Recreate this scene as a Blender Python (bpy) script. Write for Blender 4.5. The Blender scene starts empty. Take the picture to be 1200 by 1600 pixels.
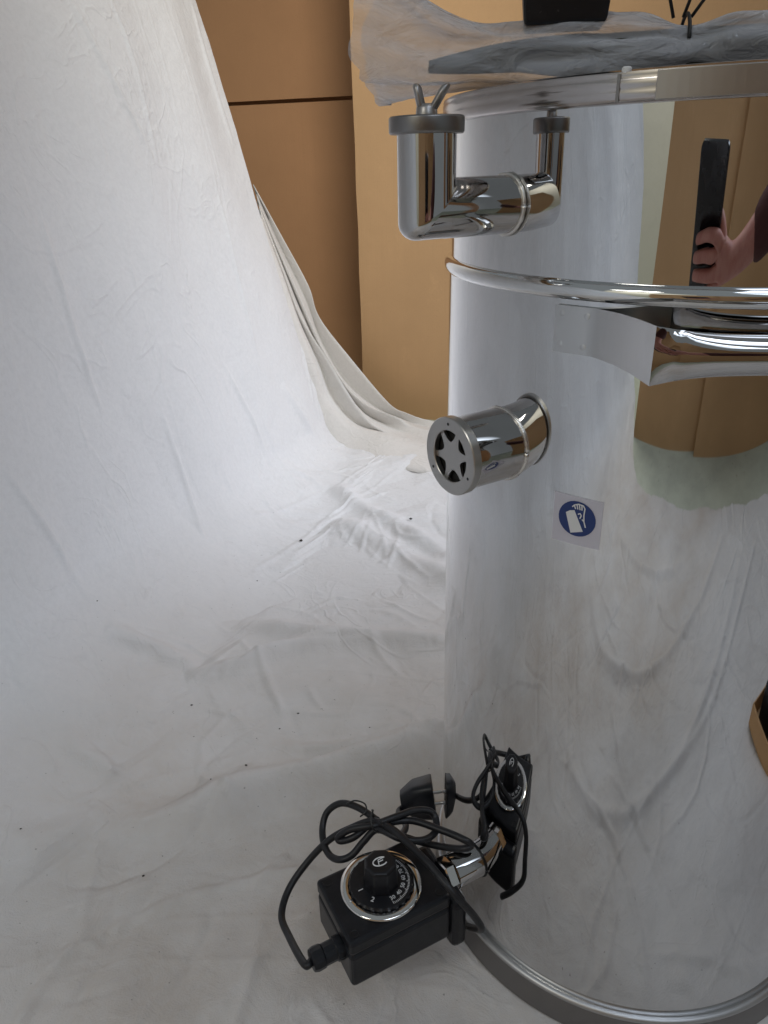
import bpy, bmesh, math, random
import numpy as np
from mathutils import Vector, Matrix

sc = bpy.context.scene
COL = sc.collection
R_ = math.radians

# ------------------------------------------------------------------ camera
cam_d = bpy.data.cameras.new("camera")
cam = bpy.data.objects.new("camera", cam_d)
COL.objects.link(cam)
CAM = Vector((0.0, 0.0, 0.7243))
PITCH, ROLL = 0.4372, -0.0270
FW = Vector((0, math.cos(PITCH), -math.sin(PITCH)))
rt = Vector((1, 0, 0))
up = rt.cross(FW)
RT = math.cos(ROLL) * rt + math.sin(ROLL) * up
UP = -math.sin(ROLL) * rt + math.cos(ROLL) * up
m = Matrix((RT, UP, -FW)).transposed().to_4x4()
m.translation = CAM
cam.matrix_world = m
cam_d.sensor_fit = 'VERTICAL'
cam_d.sensor_height = 24.0
cam_d.lens = 24.0 * 1159.4 / 1600.0
cam_d.clip_start = 0.01
cam_d.clip_end = 100
sc.camera = cam

# ------------------------------------------------------------------ light
sc.view_settings.view_transform = 'Standard'
sc.view_settings.look = 'None'
sc.view_settings.exposure = 0.0
sc.view_settings.gamma = 1.0
w = bpy.data.worlds.new("World")
sc.world = w
w.use_nodes = True
bg = w.node_tree.nodes['Background']
bg.inputs[0].default_value = (0.86, 0.95, 1.0, 1)
bg.inputs[1].default_value = 0.215

def area(name, loc, target, size, power, color, size_y=None):
    l = bpy.data.lights.new(name, 'AREA')
    l.shape = 'RECTANGLE'
    l.size = size
    l.size_y = size_y or size
    l.energy = power
    l.color = color
    o = bpy.data.objects.new(name, l)
    COL.objects.link(o)
    o.location = loc
    o.rotation_euler = (Vector(target) - Vector(loc)).to_track_quat('-Z', 'Y').to_euler()
    return o

def lamp(name, loc, target, size, rgb, spread=None):
    e = max(rgb)
    o = area(name, loc, target, size, e, tuple(c / e for c in rgb))
    if spread:
        o.data.spread = R_(spread)
    return o
lamp("window_lamp", (1.75, 1.45, 1.30), (-0.27, 1.62, 0.08), 0.8, (3.15, 3.35, 3.75), 54)
lamp("upper_fill", (0.75, 0.95, 2.1), (0.1, 2.1, 1.0), 0.9, (1.2, 1.0, 0.85))  # added overhead fill to brighten the standing cardboard
lamp("card_fill", (0.3, 0.9, 2.2), (-0.2, 2.3, 0.8), 0.6, (3.9, 3.8, 3.5), 70)  # unseen fill added to lift the cardboard behind the tank
lamp("floor_fill", (0.6, -0.3, 2.1), (0.40, -0.2, 0.0), 0.6, (1.15, 1.28, 1.5), 80)  # added fill from above for the near floor mirrored in the tank
area("wall_fill", (-1.6, -1.2, 2.6), (-1.8, -2.3, 0.8), 0.8, 36, (1.0, 0.99, 0.92))  # added only to brighten the plaster wall mirrored in the tank
lamp("side_fill", (0.3, -0.85, 1.7), (-1.0, -0.3, 0.3), 0.6, (2.55, 2.95, 3.45), 90)  # added fill for the bluish daylight on the near-left cloth

# ------------------------------------------------------------------ helpers
def link(o, parent=None):
    COL.objects.link(o)
    if parent:
        o.parent = parent
    return o

def mesh(name, verts, faces, mat=None, parent=None, smooth=False, bevel=0.0, sharp=None):
    me = bpy.data.meshes.new(name)
    me.from_pydata([tuple(v) for v in verts], [], [tuple(f) for f in faces])
    bm = bmesh.new()
    bm.from_mesh(me)
    bmesh.ops.recalc_face_normals(bm, faces=bm.faces)
    bm.to_mesh(me)
    bm.free()
    if mat:
        me.materials.append(mat)
    if smooth:
        me.polygons.foreach_set('use_smooth', [True] * len(me.polygons))
        if sharp:
            me.set_sharp_from_angle(angle=R_(sharp))
    o = bpy.data.objects.new(name, me)
    if bevel:
        b = o.modifiers.new('bevel', 'BEVEL')
        b.width = bevel
        b.segments = 3
        b.limit_method = 'ANGLE'
        b.angle_limit = R_(35)
    return link(o, parent)

def empty(name, loc, label, cat, group=None):
    o = bpy.data.objects.new(name, None)
    COL.objects.link(o)
    o.location = loc
    return tag(o, label, cat, group)

def tag(o, label=None, cat=None, group=None, kind=None):
    if label: o['label'] = label
    if cat: o['category'] = cat
    if group: o['group'] = group
    if kind: o['kind'] = kind
    return o

def reparent(o, p):
    """keep world coordinates while parenting to an unrotated empty"""
    o.parent = p
    o.matrix_parent_inverse = Matrix.Translation(-Vector(p.location))
    return o

def frame(origin, ex, ey, ez):
    ex, ey, ez = Vector(ex), Vector(ey), Vector(ez)
    o = Vector(origin)
    return lambda a, b, c: o + ex * a + ey * b + ez * c

def boxv(F, a0, a1, b0, b1, c0, c1):
    v = [F(a, b, c) for c in (c0, c1) for (a, b) in ((a0, b0), (a1, b0), (a1, b1), (a0, b1))]
    f = [(0, 3, 2, 1), (4, 5, 6, 7), (0, 1, 5, 4), (1, 2, 6, 5), (2, 3, 7, 6), (3, 0, 4, 7)]
    return v, f

def join(*vf):
    V, Fc = [], []
    for v, f in vf:
        n = len(V)
        V += list(v)
        Fc += [tuple(i + n for i in q) for q in f]
    return V, Fc

def loft(rings, closed=True, cap0=False, cap1=False):
    """rings: list of equal-length vertex lists"""
    n = len(rings[0])
    V = [p for r in rings for p in r]
    Fc = []
    for i in range(len(rings) - 1):
        for j in range(n if closed else n - 1):
            k = (j + 1) % n
            Fc.append((i * n + j, i * n + k, (i + 1) * n + k, (i + 1) * n + j))
    if cap0: Fc.append(tuple(range(n)))
    if cap1: Fc.append(tuple((len(rings) - 1) * n + j for j in range(n)))
    return V, Fc

def lathe(F, prof, n=48, cap0=False, cap1=False):
    """prof: (r, h) list; F(x, y, h)"""
    rings = [[F(r * math.cos(2 * math.pi * j / n), r * math.sin(2 * math.pi * j / n), h) for j in range(n)] for r, h in prof]
    return loft(rings, True, cap0, cap1)

def catmull(pts, k=8):
    P = [Vector(p) for p in pts]
    P = [P[0] * 2 - P[1]] + P + [P[-1] * 2 - P[-2]]
    out = []
    for i in range(1, len(P) - 2):
        a, b, c, d = P[i - 1:i + 3]
        for j in range(k):
            t = j / k
            out.append(0.5 * ((2 * b) + (c - a) * t + (2 * a - 5 * b + 4 * c - d) * t * t + (3 * b - a - 3 * c + d) * t ** 3))
    out.append(P[-2])
    return out

def sweep(path, rad, n=12, cap=True):
    path = [Vector(p) for p in path]
    rings = []
    up0 = None
    for i, p in enumerate(path):
        t = (path[min(i + 1, len(path) - 1)] - path[max(i - 1, 0)]).normalized()
        if up0 is None:
            up0 = t.orthogonal().normalized()
        up0 = (up0 - t * up0.dot(t)).normalized()
        b = t.cross(up0)
        r = rad(i / (len(path) - 1)) if callable(rad) else rad
        rings.append([p + (up0 * math.cos(2 * math.pi * j / n) + b * math.sin(2 * math.pi * j / n)) * r for j in range(n)])
    return loft(rings, True, cap, cap)

# ------------------------------------------------------------------ materials
def mat(name, color=(.5, .5, .5), rough=.5, metal=0.0, spec=.5, alpha=1.0):
    m = bpy.data.materials.new(name)
    m.use_nodes = True
    b = m.node_tree.nodes['Principled BSDF']
    b.inputs['Base Color'].default_value = (*color, 1)
    b.inputs['Roughness'].default_value = rough
    b.inputs['Metallic'].default_value = metal
    b.inputs['Specular IOR Level'].default_value = spec
    b.inputs['Alpha'].default_value = alpha
    return m

def N(m, t, **kw):
    n = m.node_tree.nodes.new(t)
    for k, v in kw.items():
        if k in n.inputs.keys():
            n.inputs[k].default_value = v
        else:
            setattr(n, k, v)
    return n

def L(m, a, b):
    m.node_tree.links.new(a, b)

def ramp(m, src, stops):
    r = N(m, 'ShaderNodeValToRGB')
    e = r.color_ramp.elements
    while len(e) < len(stops):
        e.new(0.5)
    for i, (p, c) in enumerate(stops):
        e[i].position = p
        e[i].color = (*c, 1) if len(c) == 3 else c
    L(m, src, r.inputs[0])
    return r

def coords(m, scale=(1, 1, 1)):
    g = N(m, 'ShaderNodeNewGeometry')
    mp = N(m, 'ShaderNodeMapping')
    mp.inputs['Scale'].default_value = scale
    L(m, g.outputs['Position'], mp.inputs[0])
    return mp.outputs[0]

def noise(m, vec, scale, detail=4, rough=.55, dist=0.0):
    n = N(m, 'ShaderNodeTexNoise', Scale=scale, Detail=detail, Roughness=rough, Distortion=dist)
    L(m, vec, n.inputs['Vector'])
    return n.outputs['Fac']

def bump(m, h, strength, distance, prev=None):
    b = N(m, 'ShaderNodeBump', Strength=strength, Distance=distance)
    L(m, h, b.inputs['Height'])
    if prev: L(m, prev, b.inputs['Normal'])
    return b.outputs['Normal']

def B(m): return m.node_tree.nodes['Principled BSDF']

def mix(m, fac, a, b, mode='MIX'):
    n = N(m, 'ShaderNodeMix')
    n.data_type = 'RGBA'
    n.blend_type = mode
    if hasattr(fac, 'type'): L(m, fac, n.inputs[0])
    else: n.inputs[0].default_value = fac
    for i, x in ((6, a), (7, b)):
        if hasattr(x, 'type'): L(m, x, n.inputs[i])
        else: n.inputs[i].default_value = (*x, 1)
    return n.outputs[2]

def cloth_mat(name, base, dirt):
    m = mat(name, base, .92, spec=.1)
    v = coords(m)
    # beige dirt and painted shade: darkens the near left floor, fading far and right
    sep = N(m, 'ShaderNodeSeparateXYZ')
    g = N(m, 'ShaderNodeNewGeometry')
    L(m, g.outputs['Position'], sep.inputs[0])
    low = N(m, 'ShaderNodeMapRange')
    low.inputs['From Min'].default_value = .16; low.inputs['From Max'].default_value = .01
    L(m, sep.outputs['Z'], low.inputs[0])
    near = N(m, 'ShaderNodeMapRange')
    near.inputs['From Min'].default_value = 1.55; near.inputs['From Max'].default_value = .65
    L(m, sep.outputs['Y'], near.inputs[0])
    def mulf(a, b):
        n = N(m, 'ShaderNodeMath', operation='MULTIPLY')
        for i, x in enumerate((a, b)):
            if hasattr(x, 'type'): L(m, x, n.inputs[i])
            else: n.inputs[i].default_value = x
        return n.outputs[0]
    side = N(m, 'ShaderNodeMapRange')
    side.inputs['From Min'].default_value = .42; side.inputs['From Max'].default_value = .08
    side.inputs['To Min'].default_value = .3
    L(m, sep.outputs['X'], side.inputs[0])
    dirt_shade = mulf(mulf(low.outputs[0], near.outputs[0]), side.outputs[0])
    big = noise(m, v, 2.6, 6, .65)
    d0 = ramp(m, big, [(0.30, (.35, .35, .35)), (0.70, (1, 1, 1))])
    c = mix(m, mulf(dirt_shade, d0.outputs[0]), base, tuple(x * k for x, k in zip(base, (.67, .59, .505))))
    med = noise(m, v, 9, 6, .7, .8)
    d1 = ramp(m, med, [(0.50, (0, 0, 0)), (0.78, (1, 1, 1))])
    fine = noise(m, v, 46, 5, .7, .6)
    d2 = ramp(m, fine, [(0.52, (0, 0, 0)), (0.74, (1, 1, 1))])
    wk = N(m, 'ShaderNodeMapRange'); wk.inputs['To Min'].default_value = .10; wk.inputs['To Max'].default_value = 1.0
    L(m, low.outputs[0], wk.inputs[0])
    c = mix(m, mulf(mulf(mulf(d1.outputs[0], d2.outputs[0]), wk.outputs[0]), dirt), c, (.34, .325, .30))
    mot = noise(m, v, 120, 3, .7)
    d3 = ramp(m, mot, [(0.40, (0, 0, 0)), (0.66, (1, 1, 1))])
    c = mix(m, mulf(d3.outputs[0], .22), c, tuple(x * .80 for x in base))
    spk = noise(m, v, 190, 2, .5)
    s2 = ramp(m, spk, [(0.73, (0, 0, 0)), (0.78, (1, 1, 1))])
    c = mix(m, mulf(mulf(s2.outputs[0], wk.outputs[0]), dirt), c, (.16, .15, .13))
    L(m, c, B(m).inputs['Base Color'])
    weave = noise(m, coords(m), 520, 3, .75)
    nb = bump(m, weave, .55, .0012)
    def ridged(scale, seed, width, strength, dist, det=3):
        n = N(m, 'ShaderNodeTexNoise', Scale=scale, Detail=det, Roughness=.5, Distortion=1.1)
        mp = N(m, 'ShaderNodeMapping'); mp.inputs['Location'].default_value = (seed, seed * 1.7, seed * .6)
        L(m, v, mp.inputs[0]); L(m, mp.outputs[0], n.inputs['Vector'])
        sb = N(m, 'ShaderNodeMath', operation='SUBTRACT'); L(m, n.outputs['Fac'], sb.inputs[0]); sb.inputs[1].default_value = .5
        ab = N(m, 'ShaderNodeMath', operation='ABSOLUTE'); L(m, sb.outputs[0], ab.inputs[0])
        mr = N(m, 'ShaderNodeMapRange'); mr.interpolation_type = 'SMOOTHSTEP'
        mr.inputs['From Min'].default_value = 0; mr.inputs['From Max'].default_value = width
        mr.inputs['To Min'].default_value = 1; mr.inputs['To Max'].default_value = 0
        L(m, ab.outputs[0], mr.inputs[0])
        gate = ramp(m, noise(m, v, scale * .5, 2, .5), [(.46, (0, 0, 0)), (.60, (1, 1, 1))])
        return bump(m, mulf(mr.outputs[0], gate.outputs[0]), strength, dist, nb)
    wr = noise(m, v, 24, 5, .6, 1.0)
    nb = bump(m, wr, .42, .006, nb)
    nb = ridged(3.2, 3.0, .022, .32, .004)
    nb = ridged(6.5, 9.0, .026, .30, .003)
    L(m, nb, B(m).inputs['Normal'])
    return m

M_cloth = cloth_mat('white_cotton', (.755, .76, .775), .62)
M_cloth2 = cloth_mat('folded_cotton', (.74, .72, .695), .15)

def card_mat(name, base):
    m = mat(name, base, .85, spec=.2)
    v = coords(m)
    a = noise(m, v, 3, 4, .6)
    c = mix(m, ramp(m, a, [(.35, (0, 0, 0)), (.7, (1, 1, 1))]).outputs[0], base, tuple(x * .9 for x in base))
    f = noise(m, v, 260, 3, .7)
    c = mix(m, ramp(m, f, [(.55, (0, 0, 0)), (.85, (.5, .5, .5))]).outputs[0], c, tuple(x * .7 for x in base))
    L(m, c, B(m).inputs['Base Color'])
    st = noise(m, coords(m, (1, 1, .012)), 150, 2, .5)
    c = mix(m, ramp(m, st, [(.45, (0, 0, 0)), (.75, (.5, .5, .5))]).outputs[0], c, tuple(x * .93 for x in base))
    sc_ = noise(m, coords(m, (1, 1, .5)), 5.5, 7, .75, 1.5)
    c = mix(m, ramp(m, sc_, [(.60, (0, 0, 0)), (.66, (.16, .16, .16))]).outputs[0], c, tuple(min(1, x * 1.22 + .02) for x in base))
    L(m, c, B(m).inputs['Base Color'])
    wv = N(m, 'ShaderNodeTexWave', Scale=55.0, Distortion=.5)
    wv.bands_direction = 'X'
    L(m, coords(m), wv.inputs[0])
    nb = bump(m, wv.outputs['Fac'], .06, .001)
    nb = bump(m, a, .25, .02, nb)
    L(m, nb, B(m).inputs['Normal'])
    return m

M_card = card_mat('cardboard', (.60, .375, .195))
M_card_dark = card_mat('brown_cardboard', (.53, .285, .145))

def steel(name, base, r0, r1, bumpd, vert=True, streak=True):
    m = mat(name, base, r0, 1.0)
    v = coords(m, (1, 1, .25 if vert else 1))
    sm = noise(m, v, 9, 5, .6)
    r = N(m, 'ShaderNodeMapRange')
    r.inputs['From Min'].default_value = .4; r.inputs['From Max'].default_value = .75
    r.inputs['To Min'].default_value = r0; r.inputs['To Max'].default_value = r1
    L(m, sm, r.inputs[0]); L(m, r.outputs[0], B(m).inputs['Roughness'])
    wv = noise(m, coords(m, (1, 1, .45)), 7, 2, .5)
    nb = bump(m, wv, 1.0, bumpd)
    if streak:
        st = noise(m, coords(m, (1, 1, .04)), 55, 2, .5)
        nb = bump(m, st, .3, bumpd * .012, nb)
    L(m, nb, B(m).inputs['Normal'])
    smg = noise(m, coords(m, (1, 1, .6)), 16, 6, .65, .8)
    c = mix(m, ramp(m, smg, [(.50, (0, 0, 0)), (.78, (1, 1, 1))]).outputs[0], base, tuple(x * .86 for x in base))
    L(m, c, B(m).inputs['Base Color'])
    return m

M_mirror = steel('polished_steel', (.69, .69, .695), .008, .045, .0008)
M_pipe = steel('polished_pipe_steel', (.54, .525, .515), .03, .09, .0003, False, False)
M_bead = steel('polished_bead_steel', (.74, .74, .735), .05, .09, .0002, False, False)
M_brush = steel('brushed_steel', (.42, .40, .385), .34, .48, .0003, False, False)
M_plate = steel('dull_plate_steel', (.60, .60, .60), .30, .42, .0002, False, False)
M_rim = steel('rim_steel', (.52, .48, .46), .16, .26, .0002, False, False)
M_dull = steel('dark_dull_steel', (.26, .25, .245), .34, .46, .0003, False, False)
M_lip = steel('lip_steel', (.50, .50, .50), .40, .50, .0002, False, False)
M_face = steel('machined_steel', (.50, .485, .465), .30, .38, .0001, False, False)
M_chrome = steel('chrome', (.78, .76, .73), .06, .10, .0001, False, False)

def plastic(name, base, rough, spec=.5, grain=400, gb=.0003):
    m = mat(name, base, rough, 0, spec)
    v = coords(m)
    n = noise(m, v, grain, 3, .6)
    L(m, bump(m, n, .3, gb), B(m).inputs['Normal'])
    d = noise(m, v, 45, 4, .6)
    c = mix(m, ramp(m, d, [(.5, (0, 0, 0)), (.8, (1, 1, 1))]).outputs[0], base, tuple(min(1, x * 1.6 + .004) for x in base))
    ds = noise(m, v, 420, 2, .6)
    c = mix(m, ramp(m, ds, [(.68, (0, 0, 0)), (.78, (.35, .35, .35))]).outputs[0], c, (.10, .098, .095))
    L(m, c, B(m).inputs['Base Color'])
    return m

M_blackbox = plastic('black_abs', (.0065, .007, .0095), .36, .35)
M_dial = plastic('black_dial', (.006, .006, .008), .36, .4)
M_cord = plastic('black_rubber', (.011, .011, .013), .42, .4, 300)
M_dark = mat('dark_inside', (.02, .018, .017), .9)
M_print = mat('white_print', (.72, .72, .72), .6)
M_blue = mat('blue_print', (.012, .035, .16), .45)
M_paper = mat('sticker_paper', (.74, .71, .80), .45, alpha=.62)
M_white = mat('white_plastic', (.75, .75, .75), .5)
M_wire = mat('tie_wire', (.02, .02, .02), .5)
M_screw = mat('screw_black', (.02, .02, .022), .35, .6)
M_fleck = mat('dirt', (.05, .045, .04), .9)
M_weld = steel('weld_steel', (.75, .72, .68), .22, .4, .0003, False, False)

m = M_conc = mat('green_concrete', (.30, .32, .26), .75, spec=.3)
v = coords(m)
c = mix(m, ramp(m, noise(m, v, 3.5, 6, .65), [(.35, (0, 0, 0)), (.7, (1, 1, 1))]).outputs[0], (.55, .58, .48), (.42, .45, .37))
c = mix(m, ramp(m, noise(m, v, 30, 5, .7), [(.62, (0, 0, 0)), (.75, (.6, .6, .6))]).outputs[0], c, (.15, .16, .13))
L(m, c, B(m).inputs['Base Color'])

# ------------------------------------------------------------------ ground
n = 24
gv = [(0.0, 0.5, -0.016)] + [(6 * math.cos(2 * math.pi * i / n), .5 + 6 * math.sin(2 * math.pi * i / n), -0.016) for i in range(n)]
tag(mesh('floor', gv, [(0, i + 1, (i + 1) % n + 1) for i in range(n)], M_conc), kind='structure')

M_plaster = mat('pale_plaster', (.62, .605, .535), .9)
L(M_plaster, bump(M_plaster, noise(M_plaster, coords(M_plaster), 18, 5), .3, .01), B(M_plaster).inputs['Normal'])
wF = frame((-1.9, -2.3, 0), Vector((.77, -.64, 0)), Vector((.64, .77, 0)), (0, 0, 1))
tag(mesh('wall', *boxv(wF, -1.3, 1.0, -.10, 0, -.016, 2.6), M_plaster), kind='structure')
# room frame of the backdrop
PH = R_(16.5)
U = np.array([math.cos(PH), -math.sin(PH), 0.0])
V = np.array([math.sin(PH), math.cos(PH), 0.0])
Z = np.array([0, 0, 1.0])
TC = np.array([0.24595, 0.5941])
TR = 0.19

# ------------------------------------------------------------------ backdrop cloth
FOLDS = [([(-0.6692, 1.6378, 0.0239), (-0.5841, 1.5871, 0.0), (-0.5143, 1.5242, 0.0), (-0.3587, 1.4033, 0.0), (-0.2491, 1.3149, 0.0)], 0.022, 0.012), ([(-0.5645, 1.4397, 0.0), (-0.436, 1.36, 0.0), (-0.2951, 1.2709, 0.0), (-0.2247, 1.2226, 0.0)], 0.026, 0.012), ([(-0.5827, 0.9705, 0.0214), (-0.5033, 0.9778, 0.0015), (-0.4083, 0.9757, 0.0), (-0.2987, 0.9874, 0.0), (-0.1888, 1.0089, 0.0)], 0.02, 0.012), ([(-0.5616, 0.7996, 0.0165), (-0.5031, 0.8531, 0.0023), (-0.4437, 0.9201, 0.0), (-0.3699, 0.9642, 0.0)], 0.018, 0.01), ([(-0.6848, 0.7973, 0.0966), (-0.6251, 0.8211, 0.0465), (-0.5592, 0.8351, 0.0152)], 0.02, 0.008), ([(-0.4649, 0.5333, 0.0003), (-0.3678, 0.631, 0.0), (-0.2853, 0.6922, 0.0), (-0.2244, 0.7258, 0.0), (-0.1449, 0.7864, 0.0)], 0.028, 0.014), ([(-0.3884, 0.7178, 0.0), (-0.2743, 0.7404, 0.0), (-0.1577, 0.7831, 0.0)], 0.01, 0.004), ([(-0.6286, 0.6115, 0.0541), (-0.5806, 0.6046, 0.0277), (-0.5302, 0.5955, 0.0102)], 0.012, 0.004), ([(-0.5952, 0.4501, 0.0348), (-0.5247, 0.5198, 0.0088), (-0.4373, 0.5914, 0.0), (-0.3701, 0.6764, 0.0)], 0.03, 0.006), ([(-0.7034, 1.7814, 0.0487), (-0.7336, 1.7332, 0.1343), (-0.758, 1.6834, 0.2321)], 0.012, 0.006), ([(-0.7126, 1.563, 0.0748), (-0.6682, 1.5903, 0.0254), (-0.6128, 1.5739, 0.0029)], 0.012, 0.006)]
CREASES = [[(-0.6192, 1.5688, 0.0044), (-0.6444, 1.4271, 0.0218), (-0.6807, 1.2617, 0.0655)], [(-0.6346, 0.9819, 0.0486), (-0.6008, 1.1419, 0.0235), (-0.571, 1.2985, 0.0043), (-0.5559, 1.4595, 0.0), (-0.5124, 1.6237, 0.0), (-0.4594, 1.8059, 0.0)], [(-0.5566, 1.0295, 0.0113), (-0.5354, 1.1419, 0.0037), (-0.4844, 1.2971, 0.0), (-0.4569, 1.4644, 0.0)], [(-0.5865, 1.0156, 0.0221), (-0.5559, 1.1283, 0.0086), (-0.5268, 1.2578, 0.0002)], [(-0.7892, 0.7811, 0.3566), (-0.771, 0.8001, 0.2838), (-0.7549, 0.8157, 0.2201), (-0.7109, 0.8165, 0.1281)], [(-0.9542, 1.3386, 1.0168), (-0.9208, 1.3692, 0.8833), (-0.8827, 1.4247, 0.7309)], [(-0.9595, 1.4622, 1.0378), (-0.9229, 1.4676, 0.8916), (-0.8818, 1.4339, 0.7274)], [(-0.9692, 1.8381, 1.0769), (-0.9337, 1.8264, 0.935), (-0.8931, 1.8384, 0.7725)], [(-0.5928, 1.5641, 0.0003), (-0.5694, 1.6977, 0.0), (-0.5056, 1.8454, 0.0)], [(-0.5382, 1.5, 0.0), (-0.4757, 1.6113, 0.0), (-0.4023, 1.7123, 0.0)], [(-0.4407, 1.2927, 0.0), (-0.4473, 1.3828, 0.0), (-0.4572, 1.4401, 0.0)], [(-0.5316, 0.8026, 0.0079), (-0.4967, 0.7756, 0.0021), (-0.4735, 0.7543, 0.0003)], [(-0.5104, 0.7621, 0.0041), (-0.4676, 0.759, 0.0001), (-0.4549, 0.771, 0.0)], [(-0.4888, 0.8936, 0.0007), (-0.4277, 0.8184, 0.0), (-0.3772, 0.772, 0.0)], [(-0.3813, 0.841, 0.0), (-0.3384, 0.8004, 0.0)], [(-0.399, 0.788, 0.0), (-0.3219, 0.7959, 0.0), (-0.2865, 0.8078, 0.0)], [(-0.3274, 0.9899, 0.0), (-0.2842, 0.9365, 0.0), (-0.2305, 0.8915, 0.0)], [(-0.6234, 0.6299, 0.0502), (-0.5772, 0.6132, 0.0261), (-0.5455, 0.5984, 0.0145)], [(-0.2869, 0.7098, 0.0), (-0.2645, 0.6577, 0.0), (-0.2588, 0.617, 0.0)], [(-0.259, 0.7812, 0.0), (-0.1647, 0.8161, 0.0)], [(-0.7486, 1.5379, 0.1945), (-0.7149, 1.5496, 0.0797), (-0.6422, 1.5212, 0.0139)], [(-0.7873, 1.4559, 0.3492), (-0.7478, 1.4995, 0.1912), (-0.7135, 1.5075, 0.0794)], [(-0.7799, 1.173, 0.3195), (-0.7306, 1.1585, 0.1467), (-0.6202, 1.0743, 0.0374)], [(-0.8283, 1.9086, 0.5134), (-0.7796, 1.8849, 0.3184), (-0.7313, 1.82, 0.1254)], [(-0.8072, 1.9292, 0.4289), (-0.7616, 1.8971, 0.2465), (-0.7211, 1.8355, 0.0846)], [(-0.8698, 1.6387, 0.679), (-0.8187, 1.6137, 0.4749), (-0.7791, 1.5964, 0.3165)], [(-0.8748, 1.0787, 0.6991), (-0.8221, 1.037, 0.4885), (-0.7736, 1.0319, 0.2942)], [(-0.3667, 1.2273, 0.0), (-0.3703, 1.3387, 0.0), (-0.3831, 1.3976, 0.0)], [(-0.352, 1.1317, 0.0), (-0.2784, 1.0827, 0.0), (-0.217, 1.0664, 0.0)], [(-0.4639, 1.0593, 0.0), (-0.4334, 1.1121, 0.0), (-0.3903, 1.1343, 0.0)], [(-0.695, 1.757, 0.0397), (-0.6424, 1.9274, 0.0021), (-0.5673, 1.8682, 0.0)], [(-0.5133, 0.5154, 0.0063), (-0.4864, 0.4463, 0.0021), (-0.4581, 0.4012, 0.0001)], [(-0.456, 0.3982, 0.0001), (-0.4344, 0.4004, 0.0)]]
W0, LEAN = -.70, .25
TURN = math.atan2(1, LEAN)
def crad(v): return np.interp(v, [-1, .6, 1.1, 1.5, 1.9], [.32, .32, .28, .16, .10])

def field(shape, seed, lx, ly, power=2.0):
    rs = np.random.RandomState(seed)
    f = np.fft.rfft2(rs.randn(*shape))
    kx = np.fft.fftfreq(shape[0])[:, None] * lx
    ky = np.fft.rfftfreq(shape[1])[None, :] * ly
    f *= 1.0 / (1 + (kx * kx + ky * ky)) ** power
    g = np.fft.irfft2(f, shape)
    return (g - g.mean()) / g.std()

NS, NV = 900, 900
s = np.linspace(-1.75, 1.35, NS)
def cloth_base(s, v):
    """s along the profile (negative on the floor), v along the sweep -> u, z"""
    r = crad(v)
    T = r * math.tan(TURN / 2)
    u = np.empty_like(v); z = np.empty_like(v)
    a = s + T
    fl = a <= 0
    arc = (a > 0) & (a < r * TURN)
    wl = a >= r * TURN
    u[fl] = (W0 - s)[fl]; z[fl] = 0
    th = a / r
    u[arc] = (W0 + T - r * np.sin(th))[arc]; z[arc] = (r - r * np.cos(th))[arc]
    q = a - r * TURN
    nrm = math.hypot(1, LEAN)
    u[wl] = (W0 + T - r * math.sin(TURN) - q * LEAN / nrm)[wl]
    z[wl] = (r - r * math.cos(TURN) + q / nrm)[wl]
    return u, z
tv = np.linspace(0, 1, NV)
SS, TV = np.meshgrid(s, tv, indexing='ij')
vmin = np.interp(SS, [-1.75, -1.44, -1.02, -.717, -.45, -.316, -.238, -.147, -.07, 0, .374, .587, .695, .79, 1.35], [-.63, -.683, -.75, -.77, -.782, -.821, -.882, -.98, -1.088, -1.16, -1.09, -1.05, -.97, -.87, -.30])
vmax = np.interp(SS, [-1.75, -.30, -.17, -.14, 1.4], [2.06, 2.06, 2.00, 1.87, 1.87])
# a little raggedness along the free edges
vmin += .012 * np.interp(SS, s, np.convolve(np.random.RandomState(3).randn(NS), np.ones(110) / 10, 'same')) * .5
VV = vmin + (vmax - vmin) * TV
UU, ZZ = cloth_base(SS, VV)
base = np.stack([UU, VV, ZZ], -1)
du = np.gradient(UU, axis=0); dz = np.gradient(ZZ, axis=0)
ln = np.hypot(du, dz) + 1e-9
nu, nz = dz / ln, -du / ln            # normal in (u, z): points up on the floor, to +u on the wall
disp = np.zeros_like(UU)
def ridge(poly, width, height, taper=True):
    global disp
    P = np.array(poly, float)
    lo = P.min(0) - 4 * width; hi = P.max(0) + 4 * width
    sel = np.all((base >= lo) & (base <= hi), axis=-1)
    if not sel.any(): return
    Q = base[sel]
    best = np.full(len(Q), 1e9); par = np.zeros(len(Q))
    seg = np.linalg.norm(np.diff(P, axis=0), axis=1); cum = np.concatenate([[0], np.cumsum(seg)])
    for i in range(len(P) - 1):
        d = P[i + 1] - P[i]; L2 = d @ d + 1e-12
        t = np.clip((Q - P[i]) @ d / L2, 0, 1)
        e = np.linalg.norm(Q - P[i] - t[:, None] * d, axis=1)
        k = e < best
        best[k] = e[k]; par[k] = (cum[i] + t[k] * seg[i]) / cum[-1]
    env = np.sin(np.pi * np.clip(par, .0, 1.0)) ** .6 if taper == True else np.minimum(1, (1.02 - par) * 0 + np.minimum(par * 4, 1)) if taper == 'in' else 1
    disp[sel] += height * env * np.exp(-(best / width) ** 2 * .9)
def smoothpoly(p): return [tuple(q) for q in catmull(p, 5)] if len(p) > 2 else p
for p, wd, hh in FOLDS:
    tap = 'in' if p[-1][0] > -.32 else True
    ridge(smoothpoly(p), wd * (1.1 if p[0][1] > .9 else .9), hh * (1.35 if p[0][1] > .9 else 2.6), tap)
for p in CREASES:
    onwall = np.mean([q[2] for q in p]) > .12
    ridge(smoothpoly(p), .0065 if onwall else .0045, .0050 if onwall else .0030)
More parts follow.
